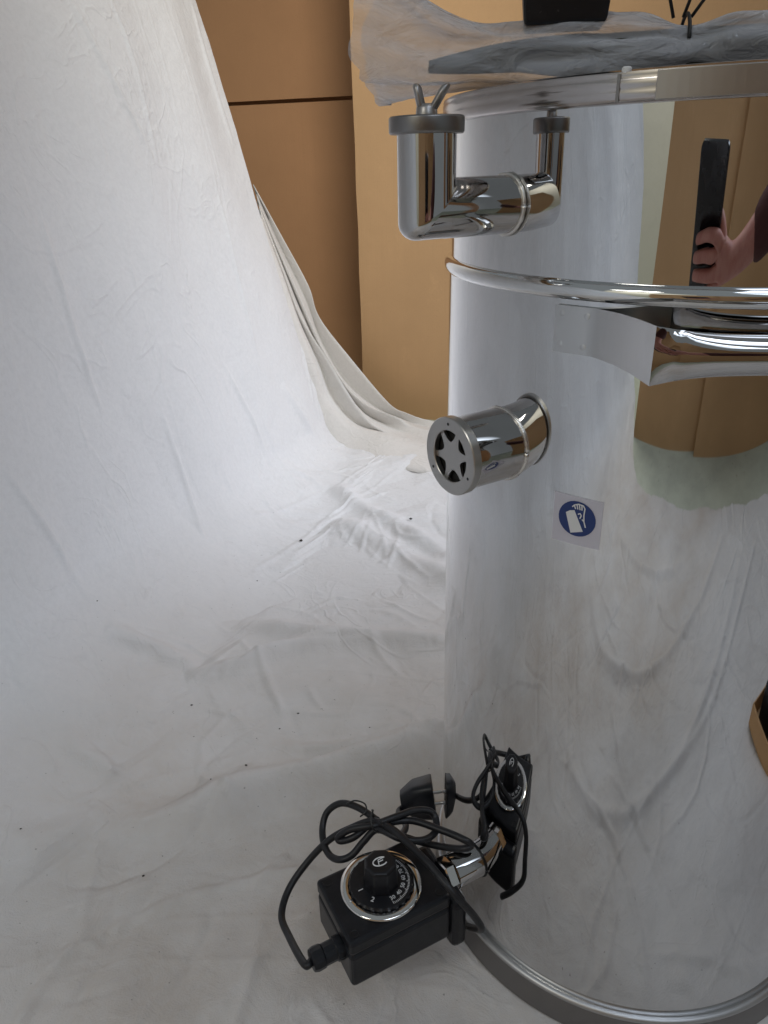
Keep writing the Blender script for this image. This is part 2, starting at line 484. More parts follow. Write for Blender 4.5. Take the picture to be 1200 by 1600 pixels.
# creases and folds of the near floor (these show in the tank's mirror)
rs = np.random.RandomState(11)
for k in range(110):
    u0, v0 = rs.uniform(-.5, .9), rs.uniform(-.75, .55)
    a = rs.normal(1.2, .55); ln_ = rs.uniform(.12, .45); cv = rs.normal(0, .6)
    pts = []
    for t in np.linspace(-.5, .5, 6):
        aa = a + cv * t
        pts.append((u0 + ln_ * t * math.cos(aa), v0 + ln_ * t * math.sin(aa), 0.0))
    ridge(pts, .0060, rs.uniform(.0025, .0055) * (1 if rs.rand() > .4 else -1))
for (pts, wd, hh) in (([(-.45, -.2, 0), (-.2, -.08, 0), (.05, -.12, 0), (.3, -.32, 0), (.5, -.6, 0)], .022, .012),
                      ([(-.3, .15, 0), (-.05, .2, 0), (.2, .1, 0), (.42, -.12, 0), (.6, -.4, 0)], .02, .010),
                      ([(-.4, -.5, 0), (-.1, -.42, 0), (.2, -.5, 0)], .025, .012),
                      ([(.1, .15, 0), (.35, .02, 0), (.55, -.2, 0), (.8, -.5, 0)], .016, .009)):
    ridge(smoothpoly(pts), wd * .75, hh * 1.1)
# fine loose creases over the visible floor and the hanging part
rs = np.random.RandomState(29)
for k in range(100):
    u0, v0 = rs.uniform(-.75, -.1), rs.uniform(.35, 1.95)
    a = rs.normal(2.5, .5) if rs.rand() < .65 else rs.normal(1.0, .5)
    ln_ = rs.uniform(.06, .30); cv = rs.normal(0, .7)
    pts = []
    for t in np.linspace(-.5, .5, 6):
        aa = a + cv * t
        uu_, vv_ = u0 + ln_ * t * math.cos(aa), v0 + ln_ * t * math.sin(aa)
        r_ = float(crad(vv_)); T_ = r_ * math.tan(TURN / 2)
        q_ = W0 + T_ - uu_
        zz_ = 0.0 if q_ <= 0 else r_ - math.sqrt(max(r_ * r_ - q_ * q_, 0)) if q_ < r_ * math.sin(TURN) else 9
        pts.append((uu_, vv_, zz_))
    if max(p[2] for p in pts) < 5:
        ridge(pts, rs.uniform(.0036, .0060), rs.uniform(.0012, .0034) * (1 if rs.rand() > .35 else -1) * (1 if pts[2][2] < .02 else .45))
# general unevenness
wallness = np.clip(ZZ / .25, 0, 1)
sx_ = NS / 640.0
f1 = field((NS, NV), 1, 160 * sx_, 60 * sx_, 2.2)
f2 = field((NS, NV), 2, 40 * sx_, 40 * sx_, 1.6)
f3 = field((NS, NV), 5, 14 * sx_, 14 * sx_, 1.5)
f4 = field((NS, NV), 7, 260 * sx_, 34 * sx_, 1.8)
disp += f1 * (.0035 + .004 * wallness) + f2 * (.0026 * (1 - wallness) + .0008) + f3 * (.0007 * (1 - .6 * wallness))
rdg = np.exp(-(f4 / .10) ** 2)
disp += rdg * .0009
X = UU[..., None] * U + VV[..., None] * V + ZZ[..., None] * Z
d2 = np.hypot(X[..., 0] - TC[0], X[..., 1] - TC[1])
k = np.clip((d2 - .192) / .05, 0, 1)
disp = np.where(ZZ < .02, disp * k - (1 - k) * .002, disp)
disp = np.maximum(disp, -.009 + ZZ * 0)
X = X + disp[..., None] * (nu[..., None] * U + nz[..., None] * Z)
idx = np.arange(NS * NV).reshape(NS, NV)
quads = np.stack([idx[:-1, :-1], idx[:-1, 1:], idx[1:, 1:], idx[1:, :-1]], -1).reshape(-1, 4)
me = bpy.data.meshes.new('backdrop_cloth')
me.vertices.add(NS * NV)
me.vertices.foreach_set('co', X.reshape(-1).astype(np.float32))
me.loops.add(quads.size)
me.loops.foreach_set('vertex_index', quads.reshape(-1).astype(np.int32))
me.polygons.add(len(quads))
me.polygons.foreach_set('loop_start', np.arange(0, quads.size, 4, dtype=np.int32))
me.update(calc_edges=True)
me.polygons.foreach_set('use_smooth', np.ones(len(quads), bool))
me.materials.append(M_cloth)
o = link(bpy.data.objects.new('backdrop_cloth', me))
tag(o, 'large white cotton sheet hanging at left and sweeping out flat under the steel tank', 'backdrop')

# gathered doubled-over end of the sheet, pleat by pleat
GA = [[(-0.3432, 2.2919, 0.6842), (-0.2727, 2.271, 0.5482), (-0.203, 2.2503, 0.4107), (-0.1744, 2.2419, 0.3175), (-0.0764, 2.2128, 0.1877), (0.0245, 2.1829, 0.0685), (0.0761, 2.1676, 0.0415), (0.1448, 2.1473, 0.0219), (0.3066, 2.0675, 0.006)], [(-0.34, 2.3034, 0.6605), (-0.2775, 2.2849, 0.5087), (-0.215, 2.2664, 0.3647), (-0.1793, 2.2558, 0.2523), (-0.1109, 2.2356, 0.1275), (-0.015, 2.2072, 0.046), (0.0588, 2.1853, 0.016), (0.127, 2.1417, 0.006), (0.299, 2.0119, 0.006)], [(-0.3248, 2.2134, 0.6468), (-0.2685, 2.1967, 0.4966), (-0.2155, 2.181, 0.3605), (-0.1649, 2.166, 0.2373), (-0.0963, 2.1457, 0.1261), (-0.0334, 2.1271, 0.0751), (0.0472, 2.1032, 0.0468), (0.1048, 2.0861, 0.0192), (0.2932, 1.9693, 0.006)], [(-0.3253, 2.2323, 0.6329), (-0.2724, 2.2166, 0.4772), (-0.2226, 2.2019, 0.339), (-0.1765, 2.1882, 0.225), (-0.1125, 2.1693, 0.1219), (-0.0555, 2.1524, 0.052), (0.0167, 2.131, 0.0167), (0.0904, 2.0624, 0.006), (0.2876, 1.9282, 0.006)], [(-0.312, 2.147, 0.6269), (-0.2629, 2.1325, 0.4765), (-0.2187, 2.1194, 0.3412), (-0.152, 2.0996, 0.2301), (-0.1078, 2.0865, 0.1543), (-0.059, 2.0721, 0.0753), (-0.0121, 2.0582, 0.03), (0.0796, 2.0297, 0.006), (0.2835, 1.8983, 0.006)], [(-0.3134, 2.16, 0.6135), (-0.2655, 2.1458, 0.4631), (-0.226, 2.1341, 0.3333), (-0.1764, 2.1194, 0.2113), (-0.1405, 2.1087, 0.1147), (-0.0814, 2.0912, 0.0406), (-0.0031, 2.068, 0.0146), (0.0969, 2.0064, 0.006), (0.2796, 1.8691, 0.006)], [(-0.3014, 2.0917, 0.6044), (-0.2579, 2.0789, 0.4631), (-0.223, 2.0685, 0.3403), (-0.1858, 2.0575, 0.223), (-0.1611, 2.0502, 0.1173), (-0.0794, 2.026, 0.0485), (0.0187, 1.9969, 0.0346), (0.1184, 1.9674, 0.0136), (0.2757, 1.8408, 0.006)], [(-0.3093, 2.0524, 0.6024), (-0.2788, 2.0433, 0.4682), (-0.2535, 2.0358, 0.3523), (-0.2272, 2.028, 0.2314), (-0.1996, 2.0199, 0.105), (-0.1303, 1.9711, 0.006), (0.0037, 1.8611, 0.006), (0.1072, 1.7845, 0.006), (0.2606, 1.7301, 0.006)]]
GA[-1] = [(x, y, -.004 if z < .01 else z) for x, y, z in GA[-1]]
G = [catmull(r, 8) for r in GA]
rows = []
for i in range(len(G) - 1):
    for t in (0, .25, .5, .75):
        tt = t + .10 * math.sin(2 * math.pi * t)
        ww = t * t * (3 - 2 * t) * .5 + t * .5
        rows.append([a.lerp(b, ww) for a, b in zip(G[i], G[i + 1])])
rows.append(G[-1])
v_, f_ = loft(rows, closed=False)
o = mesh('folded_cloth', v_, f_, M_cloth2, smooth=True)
sd = o.modifiers.new('thickness', 'SOLIDIFY'); sd.thickness = .002; sd.offset = -1
tag(o, 'bunched pleated end of white cloth gathered in front of the tan cardboard', 'cloth')

# dirt flecks on the cloth
FL = [(-0.5678, 1.294, 0.0038), (-0.3691, 1.4569, 0.0), (-0.708, 0.8144, 0.1241), (-0.6306, 0.7055, 0.053), (-0.3997, 0.67, 0.0), (-0.3046, 0.8089, 0.0), (-0.2641, 0.8177, 0.0), (-0.2318, 0.7551, 0.0), (-0.2608, 0.7808, 0.0), (-0.3709, 0.7835, 0.0), (-0.3844, 0.7466, 0.0), (-0.5266, 0.7541, 0.0073), (-0.4383, 0.4841, 0.0), (-0.5944, 0.48, 0.0344), (-0.4337, 0.6354, 0.0), (-0.4937, 0.546, 0.003), (-0.2418, 0.8575, 0.0), (-0.3081, 0.6576, 0.0), (-0.4269, 0.5888, 0.0), (-0.5794, 1.0942, 0.0178)]
rs = np.random.RandomState(5)
vf = []
for i, p in enumerate(FL):
    w_ = Vector(U * p[0] + V * p[1] + Z * (p[2] + .004))
    if p[2] > .01: w_ += Vector(U) * .003
    sz = .0045 if i < 2 else rs.uniform(.0012, .0024)
    ring = [w_ + Vector((sz * math.cos(a) * rs.uniform(.6, 1.3), sz * .8 * math.sin(a) * rs.uniform(.6, 1.2), 0)) for a in np.linspace(0, 2 * math.pi, 7)[:-1]]
    vf.append((ring + [w_ + Vector((0, 0, sz * .7)), w_ - Vector((0, 0, sz * .7))],
               [(j, (j + 1) % 6, 6) for j in range(6)] + [((j + 1) % 6, j, 7) for j in range(6)]))
o = mesh('dirt_fleck', *join(*vf), M_fleck)
tag(o, 'scattered dark dirt flecks lying on the white cloth floor', 'dirt', kind='stuff')

# ------------------------------------------------------------------ cardboard
def panel(u0, u1, v0, z0, z1, label, th=.007, top_tilt=0.0, dirn=None, origin=None):
    ex = Vector(U) if dirn is None else Vector(dirn).normalized()
    ey = Vector((-ex.y, ex.x, 0))
    F = frame(origin or (0, 0, 0), ex, ey, (0, 0, 1))
    nu_, nz_ = 24, 24
    rnd = random.Random(hash(label) % 1000)
    ph = [rnd.uniform(0, 6) for _ in range(4)]
    def off(a, c):
        return .004 * math.sin(a * 3 + ph[0]) * math.sin(c * 2.3 + ph[1]) + .0015 * math.sin(a * 9 + ph[2] + c * 4)
    fr, bk = [], []
    for i in range(nu_ + 1):
        for j in range(nz_ + 1):
            a = u0 + (u1 - u0) * i / nu_; c = z0 + (z1 - z0) * j / nz_
            fr.append(F(a + (.0012 * math.sin(c * 23 + ph[3]) if i in (0, nu_) else 0), v0 + off(a, c), c))
            bk.append(F(a, v0 + th + off(a, c), c))
    n_ = len(fr)
    id_ = lambda i, j: i * (nz_ + 1) + j
    f = []
    for i in range(nu_):
        for j in range(nz_):
            q = (id_(i, j), id_(i + 1, j), id_(i + 1, j + 1), id_(i, j + 1))
            f.append(q); f.append(tuple(n_ + x for x in q[::-1]))
    for i in range(nu_):
        for j in (0, nz_):
            f.append((id_(i, j), id_(i + 1, j), n_ + id_(i + 1, j), n_ + id_(i, j)))
    for j in range(nz_):
        for i in (0, nu_):
            f.append((id_(i, j), id_(i, j + 1), n_ + id_(i, j + 1), n_ + id_(i, j)))
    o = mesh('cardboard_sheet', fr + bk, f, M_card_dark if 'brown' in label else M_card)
    return tag(o, label, 'cardboard', 'cardboard sheets standing round the backdrop')
GR = 'cardboard sheets'
panel(-.716, .95, 2.22, -.016, 2.7, 'light tan cardboard sheet directly behind the steel tank')
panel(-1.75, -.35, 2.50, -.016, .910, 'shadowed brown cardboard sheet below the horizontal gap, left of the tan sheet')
panel(-1.75, -.35, 2.54, .80, 1.0, 'brown cardboard sheet behind, glimpsed in the dark horizontal gap')  # backing sheet added to keep the gap dark against the bright world
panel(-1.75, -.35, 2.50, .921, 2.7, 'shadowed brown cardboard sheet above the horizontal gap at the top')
panel(0, .83, -.040, -.016, 1.30, 'cardboard sheet mirrored in the tank left of the thin vertical seam', dirn=(.752, -.271, 0), origin=(-.92, -.89, 0))
panel(.1, 2.2, 2.05, -.016, 2.4, 'tall brown cardboard sheet on the right side, mirrored darkly in the steel pipes', dirn=(-.284, -.959, 0), origin=(.9, 2.2, 0))
panel(0, .95, 0, -.016, 1.30, 'cardboard sheet mirrored in the tank right of the thin vertical seam', dirn=(.87, -.188, 0), origin=(-.172, -1.158, 0))

# ------------------------------------------------------------------ steel tank
T0 = Vector((TC[0], TC[1], 0))
tank = empty('steel_tank', T0, 'tall polished stainless steel tank standing on the white cloth', 'tank')
FT = frame((0, 0, 0), (1, 0, 0), (0, 1, 0), (0, 0, 1))
def tpos(a, r, z):
    a = R_(a)
    return Vector((r * math.sin(a), -r * math.cos(a), z))
def radial(a):
    a = R_(a)
    return Vector((math.sin(a), -math.cos(a), 0)), Vector((math.cos(a), math.sin(a), 0))
def tpart(name, vf, mt, **kw):
    return mesh(name, vf[0], vf[1], mt, kw.pop('parent', tank), **kw)

prof = [(TR - .0004, .034), (TR, .05), (TR, .64), (TR, .6485)]
tpart('body', lathe(FT, [(TR, .026), (TR, .12), (TR, .22), (TR, .32), (TR, .42), (TR, .52), (TR, .6492)], 192), M_mirror, smooth=True)
tpart('upper_body', lathe(FT, [(TR - .0015, .6588), (TR - .0015, .70), (TR - .001, .752)], 192), M_mirror, smooth=True)
bd = [(TR - .001, .6482)] + [(TR - .0012 + .0052 * math.cos(t), .654 + .0058 * math.sin(t)) for t in np.linspace(-1.35, 1.35, 13)] + [(TR - .0025, .6600)]
tpart('bead_ring', lathe(FT, bd, 192), M_bead, smooth=True)
rimp = [(TR - .002, .7500), (TR + .0035, .7502), (TR + .0050, .7510), (TR + .0058, .7525), (TR + .0060, .7555), (TR + .0056, .7567), (TR + .0060, .7580),
        (TR + .0060, .7610), (TR + .0055, .7618), (TR + .0058, .7628), (TR + .0054, .7645), (TR + .003, .7655), (TR - .004, .7655)]
tpart('rim', lathe(FT, rimp, 192), M_rim, smooth=True, sharp=50)
tpart('lid', lathe(FT, [(TR - .003, .7640), (TR - .004, .7664), (TR * .9, .7668), (.05, .7672), (.001, .7673)], 96, cap1=True), M_brush, smooth=True)
# base skirt and its lip
sk = [(TR - .002, .031), (TR + .004, .0285), (TR + .0052, .025), (TR + .0070, .004), (TR + .0074, .0), (TR - .004, .0)]
tpart('base_skirt', lathe(FT, sk, 192), M_dull, smooth=True, sharp=40)
lp = [(TR + .0018 + .0042 * math.cos(t), .0315 + .0034 * math.sin(t)) for t in np.linspace(-2.2, 2.4, 13)]
tpart('base_lip', lathe(FT, lp, 192), M_lip, smooth=True)

def arc_strip(a0, a1, r0, r1, z0, z1, n=24):
    rings = []
    for i in range(n + 1):
        a = a0 + (a1 - a0) * i / n
        rings.append([tpos(a, r0, z0), tpos(a, r1, z0), tpos(a, r1, z1), tpos(a, r0, z1)])
    return loft(rings, True, True, True)
tpart('rim_strap', arc_strip(-31.6, 28, TR + .0061, TR + .0092, .7508, .7640, 40), M_brush, bevel=.0004)
tpart('rim_joint', arc_strip(-37.7, -37.2, TR + .0055, TR + .0064, .7508, .7636, 3), M_dull)
tpart('rim_stud', lathe(frame(tpos(-36.7, TR + .003, .7640), (1, 0, 0), (0, 1, 0), (0, 0, 1)), [(.0026, 0), (.0026, .0022), (.0018, .003)], 12, cap1=True), M_white, smooth=True, sharp=40)

# overflow pipe with capped upright
A_P, Z_P, L_P, R_P = -60.3, .7000, .0587, .0170
d, lat = radial(A_P)
o0 = tpos(A_P, 0, Z_P)
rings = []
for k in range(14):
    ring = []
    for j in range(56):
        th = 2 * math.pi * j / 56
        cth, sth = math.cos(th), math.sin(th)
        xc, zc = TR + L_P - R_P * sth, R_P * sth
        rho = .0006 + .0085 * max(0, -sth) ** 1.5
        if k < 3:
            x = TR - .02 + (xc - rho - TR + .02) * k / 3; z = zc
        elif k < 11:
            f = (k - 3) / 7 * math.pi / 2
            x = xc - rho + rho * math.sin(f); z = zc + rho - rho * math.cos(f)
        else:
            x = xc; z = zc + rho + (.0396 - zc - rho) * (k - 10) / 3
        ring.append(o0 + d * x + lat * (R_P * cth) + Vector((0, 0, z)))
    rings.append(ring)
pipe = tpart('overflow_pipe', loft(rings, True, False, True), M_pipe, smooth=True, sharp=60)
def weld(name, a, z, r, rw, parent, mt, out=0.0):
    d_, lat_ = radial(a)
    pts = []
    for j in range(49):
        th = 2 * math.pi * j / 48
        y = r * math.cos(th); zz = z + r * math.sin(th)
        aa = math.degrees(math.asin(y / TR))
        pts.append(tpos(a + aa, TR + .0004 + out, zz))
    return tpart(name, sweep(pts, lambda t: rw * (1 + .25 * math.sin(t * 61) * math.sin(t * 143)), 8), mt, smooth=True, parent=parent)
weld('weld_seam', A_P, Z_P, R_P + .0004, .0013, pipe, M_weld)
# cap: thick square plate with cut corners
top = o0 + d * (TR + L_P) + Vector((0, 0, .0396))
Fc_ = frame(top, Vector((math.cos(R_(-8)), math.sin(R_(-8)), 0)), Vector((-math.sin(R_(-8)), math.cos(R_(-8)), 0)), (0, 0, 1))
tpart('pipe_cap', lathe(Fc_, [(R_P - .002, 0), (.0206, 0), (.0213, .0008), (.0214, .0012), (.0214, .0078), (.0212, .0084), (.0204, .0090), (.004, .0092)], 64, cap1=True), M_dull, smooth=True, sharp=40, parent=pipe)
def wing(sgn, tilt, rr, ln_):
    tx = math.sin(tilt) * sgn; tz = math.cos(tilt)
    rings = []
    for t, wx, wy in ((0, .9, .8), (.25, .95, 1.1), (.6, .95, 1.3), (.85, .95, 1.25), (.96, .75, .9), (1.0, .35, .4)):
        c0 = Fc_(sgn * .0022 + tx * ln_ * t, 0, .0105 + tz * ln_ * t)
        rings.append([c0 + Fc_(1, 0, 0).__sub__(top) * (rr * wx * math.cos(a)) + Fc_(0, 1, 0).__sub__(top) * (rr * 1.5 * wy * math.sin(a)) for a in np.linspace(0, 2 * math.pi, 17)[:-1]])
    return loft(rings, True, True, True)
hub = lathe(frame(Fc_(0, 0, .0092), (1, 0, 0), (0, 1, 0), (0, 0, 1)), [(.0062, 0), (.0058, .004), (.004, .006)], 20, cap1=True)
tpart('wing_nut', join(hub, wing(-1, R_(14), .0027, .0150), wing(1, R_(33), .0029, .0168)), M_brush, smooth=True, sharp=50, parent=pipe)

# vent port
A_V, Z_V = -58.6, .5440
d, lat = radial(A_V)
L_V, R_V = .0450, .0253
FV = frame(tpos(A_V, TR, Z_V), lat, (0, 0, 1), d)
vent = tpart('vent_port', lathe(FV, [(R_V, -.02), (R_V, L_V - .0075)], 72), M_pipe, smooth=True)
weld('weld_seam', A_V, Z_V, R_V + .0004, .0011, vent, M_weld)
ri, ro = .0180, .0272
ringp = [(R_V + .0002, L_V - .0068), (ro - .0006, L_V - .0068), (ro, L_V - .0060), (ro, L_V - .0006), (ro - .0006, L_V), (ri + .0005, L_V), (ri, L_V - .0005), (ri, L_V - .004)]
tpart('end_ring', lathe(FV, ringp, 96), M_face, smooth=True, sharp=35, parent=vent)
tpart('hole_shade', lathe(FV, [(ri + .004, L_V - .0060), (.0001, L_V - .0060)], 48), M_dark, parent=vent)  # black disc stands in for the shade inside the vent openings
# star shutter: disc with round bites round its edge
star = []
NB = 6
for i in range(NB):
    a0 = 2 * math.pi * i / NB + R_(100)
    half = math.pi / NB
    tipw = .10
    for t in np.linspace(-1, 1, 13):
        ang = a0 + t * (half - tipw)
        r_ = ri + .0006 - (.0088) * math.sqrt(max(0, 1 - t * t)) ** 1.0
        star.append((r_ * math.cos(ang), r_ * math.sin(ang)))
    for ang in (a0 + half - tipw * .5, a0 + half, a0 + half + tipw * .5):
        star.append(((ri + .0006) * math.cos(ang), (ri + .0006) * math.sin(ang)))
ns = len(star)
sv = [FV(x, y, L_V - .0022) for x, y in star] + [FV(x, y, L_V - .0042) for x, y in star] + [FV(0, 0, L_V - .0022), FV(0, 0, L_V - .0042)]
sf = []
for i in range(ns):
    j = (i + 1) % ns
    sf += [(i, j, 2 * ns), (ns + j, ns + i, 2 * ns + 1), (i, j, ns + j, ns + i)]
tpart('star_shutter', (sv, sf), M_face, parent=vent)
for k in range(3):
    a = R_(95 + k * 120)
    ctr = FV(.0226 * math.cos(a), .0226 * math.sin(a), L_V + .0001)
    tpart('pin', lathe(frame(ctr, lat, (0, 0, 1), d), [(.0011, 0), (.0009, .0002)], 10, cap1=True), M_screw, parent=vent)

# handle: welded tab, outward bend and half-round grip
def tab_sections(a0, a1):
    """list of (centre, half height, bulge)"""
    S = []
    for t in np.linspace(0, 1, 6):
        S.append((tpos(a0 + (a1 - a0) * t, TR + .0022, .631), .0142, 0.0, radial(a0 + (a1 - a0) * t)[0]))
    return S
A0, A1, A2 = -46.0, -38.2, -26.2
AC = -6.0
sec = tab_sections(A0, A1)
pe = tpos(A2, .2335, .630)
pb = sec[-1][0]
for t in (.15, .40, .70, 1.0):
    q = pb.lerp(pe, t); q.z = .631 - .001 * t
    q += radial(A1)[0] * (-.0045 * math.sin(math.pi * t)) * 1.0
    sec.append((q, .0142 + .0016 * t, 0.0, (radial(A1)[0] * (1 - t * .3) + radial(-60)[0] * .0).normalized()))
mir = lambda p: Vector((p.x, p.y, p.z))
axis_c = radial(AC)[0]
def mirror(p):
    lat_ = radial(AC)[1]
    k_ = Vector((p.x, p.y, 0)).dot(lat_)
    return p - lat_ * (2 * k_)
pe2 = mirror(pe)
for t in np.linspace(0.0, 1, 33)[1:-1]:
    q = pe.lerp(pe2, t)
    e = min(t, 1 - t)
    sm = 1 - math.exp(-(e / .12) ** 1.2)
    sec.append((q, 0.0158 - .0052 * sm, .0100 * sm, axis_c))
left = sec[:10]
for (q, hh, bl, nn) in left[::-1]:
    n2 = mirror(nn)
    sec.append((mirror(q), hh, bl, n2))
rings = []
for q, hh, bl, nn in sec:
    ring = []
    for t in np.linspace(-1, 1, 17):
        ring.append(q + Vector((0, 0, hh * math.sin(t * math.pi / 2) if bl > .004 else hh * t)) + nn * (bl * (math.cos(t * math.pi / 2) - .35)))
    for t in np.linspace(1, -1, 17):
        ring.append(q + Vector((0, 0, (hh - .0006) * (math.sin(t * math.pi / 2) if bl > .004 else t))) + nn * (bl * (math.cos(t * math.pi / 2) - .35) - .0016))
    rings.append(ring)
handle = tpart('handle', loft(rings, True, True, True), M_pipe, smooth=True, sharp=28)
handle.data.materials.append(M_plate)
nsec = len(rings[0])
for pidx, p in enumerate(handle.data.polygons):
    if pidx < nsec * 9 or pidx >= nsec * (len(rings) - 10):
        p.material_index = 1
for (a, z) in ((-44.6, .6405), (-39.6, .6400), (-44.6, .6220), (-39.9, .6215)):
    F_ = frame(tpos(a, TR + .00222, z), radial(a)[1], (0, 0, 1), radial(a)[0])
    tpart('spot_weld', lathe(F_, [(.0020, 0), (.0018, .00006), (.0010, .00018), (.0002, .00022)], 14, cap1=True), M_plate, smooth=True, parent=handle)

# sticker on the tank
def cyl_fan(outline, lift):
    """polygon (angle, z) star-shaped about its centroid, laid on the cylinder in rings"""
    P = [Vector((p[0], p[1])) for p in outline]
    c0 = sum(P, Vector((0, 0))) / len(P)
    Vv, Ff = [], []
    K = 6
    dens = []
    for i, p in enumerate(P):
        q = P[(i + 1) % len(P)]
        for t in range(4): dens.append(p.lerp(q, t / 4))
    n_ = len(dens)
    for k_ in range(1, K + 1):
        for p in dens:
            q = c0.lerp(p, k_ / K)
            Vv.append(tpos(q.x, TR + lift, q.y))
    Vv.append(tpos(c0.x, TR + lift, c0.y))
    for k_ in range(K - 1):
        for j in range(n_):
            Ff.append((k_ * n_ + j, k_ * n_ + (j + 1) % n_, (k_ + 1) * n_ + (j + 1) % n_, (k_ + 1) * n_ + j))
    for j in range(n_):
        Ff.append((j, (j + 1) % n_, K * n_))
    return Vv, Ff
stick = tpart('sticker', cyl_fan([(-43.5, .5235), (-33.1, .5235), (-33.1, .4888), (-43.4, .4880)], .0003), M_paper, smooth=True)
deg = lambda mm: math.degrees(mm / TR)
cc = (-38.2, .5077)
tpart('blue_disc', cyl_fan([(cc[0] + deg(.0131) * math.cos(t), cc[1] + .0127 * math.sin(t)) for t in np.linspace(0, 2 * math.pi, 33)[:-1]], .0005), M_blue, parent=stick, smooth=True)
tpart('booklet_mark', cyl_fan([(-40.59, 0.5107), (-39.74, 0.5128), (-38.79, 0.5137), (-36.65, 0.4996), (-39.22, 0.4966)], .0007), M_print, parent=stick, smooth=True)
strk = []
for ln_ in [[(-39.33, 0.5157), (-38.89, 0.5174), (-37.98, 0.5187), (-37.02, 0.5182), (-36.66, 0.5163), (-36.75, 0.5114), (-36.63, 0.5071), (-36.2, 0.503)], [(-38.89, 0.5171), (-38.58, 0.5147)], [(-38.35, 0.5179), (-38.11, 0.5148)], [(-37.89, 0.5184), (-37.63, 0.5147)], [(-37.33, 0.5182), (-37.24, 0.5148)], [(-38.01, 0.5113), (-37.56, 0.5123), (-37.28, 0.5109), (-37.53, 0.5085)], [(-36.63, 0.5071), (-37.06, 0.5083)]]:
    pts = [Vector((p[0], p[1] * 100)) for p in ln_]
    dn = []
    for a_, b_ in zip(pts[:-1], pts[1:]):
        dn += [a_.lerp(b_, t / 3) for t in range(3)]
    dn.append(pts[-1])
    vv, ff = [], []
    for i, p in enumerate(dn):
        q0, q1 = dn[max(i - 1, 0)], dn[min(i + 1, len(dn) - 1)]
        dx, dy = (q1.x - q0.x) * TR * math.pi / 180, (q1.y - q0.y) / 100
        l_ = math.hypot(dx, dy) or 1
        nx, ny = -dy / l_, dx / l_
        for sg in (-1, 1):
            vv.append(tpos(p.x + sg * deg(nx * .00042), TR + .0007, p.y / 100 + sg * ny * .00042))
        if i: ff.append((2 * i - 2, 2 * i - 1, 2 * i + 1, 2 * i))
    strk.append((vv, ff))
tpart('hand_mark', join(*strk), M_print, parent=stick)

# heater stub
A_H, Z_H, R_H = -61.3, .1195, .0160
d, lat = radial(A_H)
FH = frame(tpos(A_H, TR, Z_H), lat, (0, 0, 1), d)
stub = tpart('heater_socket', lathe(FH, [(R_H, -.02), (R_H, .0285), (R_H - .002, .0290), (R_H - .003, .029)], 56), M_pipe, smooth=True, sharp=40)
weld('weld_seam', A_H, Z_H, R_H + .0003, .0009, stub, M_screw)

# ------------------------------------------------------------------ thermostat heater
YAW = -63.0
e1 = Vector((math.sin(R_(YAW)), -math.cos(R_(YAW)), 0))      # outwards from the tank
e2 = Vector((0, 0, 1)).cross(e1)                             # towards the camera side
e3 = Vector((0, 0, 1))
BO = Vector((-.0550, .4415, .1330))                          # middle of the top outer edge
BL, BW, BH = .1005, .0738, .0563
heat = empty('thermostat_heater', BO - e1 * BL * .5 - e3 * BH, 'black boxed immersion heater with chrome ringed dial screwed into the tank', 'heater')
FB = frame(BO - heat.location, e1, e2, e3)
def hpart(name, vf, mt, **kw): return mesh(name, vf[0], vf[1], mt, kw.pop('parent', heat), **kw)
LID = .0155
hpart('case', boxv(FB, -BL, 0, -BW / 2, BW / 2, -BH, -LID - .0009), M_blackbox, bevel=.0042)
lidp = hpart('case_lid', boxv(FB, -BL, 0, -BW / 2, BW / 2, -LID, 0), M_blackbox, bevel=.0036)
hpart('case_seal', boxv(FB, -BL + .002, -.002, -BW / 2 + .002, BW / 2 - .002, -LID - .0030, -LID + .002), M_dark)
scr0 = None
for sx, sy in ((-.0085, 1), (-.0085, -1), (-BL + .0085, 1), (-BL + .0085, -1)):
    c0 = FB(sx, sy * (BW / 2 - .0085), .0001)
    sv_ = lathe(frame((0, 0, 0), (1, 0, 0), (0, 1, 0), (0, 0, 1)), [(.0044, 0), (.0044, .00025), (.0034, .0003), (.0030, .00012), (.0008, .0001)], 18, cap1=True)
    if scr0 is None:
        scr0 = hpart('screw', sv_, M_screw, parent=lidp); scr0.location = c0
    else:
        s_ = scr0.copy(); link(s_, lidp); s_.location = c0
# dial
DC = FB(-.0496, -.0022, 0)
ea, eb = e1, e2
FD = frame(DC, ea, eb, e3)
bez = hpart('dial_ring', lathe(FD, [(.0362, .0002), (.0370, .0012), (.0368, .0026), (.0356, .0034), (.0312, .0032), (.0300, .0030), (.0296, .0018), (.0296, .0005)], 96), M_chrome, smooth=True, sharp=60)
kn = []
n_ = 96
for r_, h_ in ((.0290, .0010), (.0290, .0052), (.0279, .0064), (.0130, .0070)):
    kn.append([FD((r_ + (.0005 * (1 if j % 4 < 2 else -1) if r_ > .0285 else 0)) * math.cos(2 * math.pi * j / n_), (r_ + (.0005 * (1 if j % 4 < 2 else -1) if r_ > .0285 else 0)) * math.sin(2 * math.pi * j / n_), h_) for j in range(n_)])
dial = hpart('dial', loft(kn, True, False, True), M_dial, smooth=True, sharp=30)
kp = []
for r_, h_ in ((.0172, .0068), (.0165, .0105), (.0150, .0290), (.0132, .0308)):
    kp.append([FD(r_ * math.cos(2 * math.pi * (j + .5) / 8 + .35), r_ * math.sin(2 * math.pi * (j + .5) / 8 + .35), h_) for j in range(8)])
hpart('knob', loft(kp, True, False, True), M_dial, bevel=.0012, parent=dial)

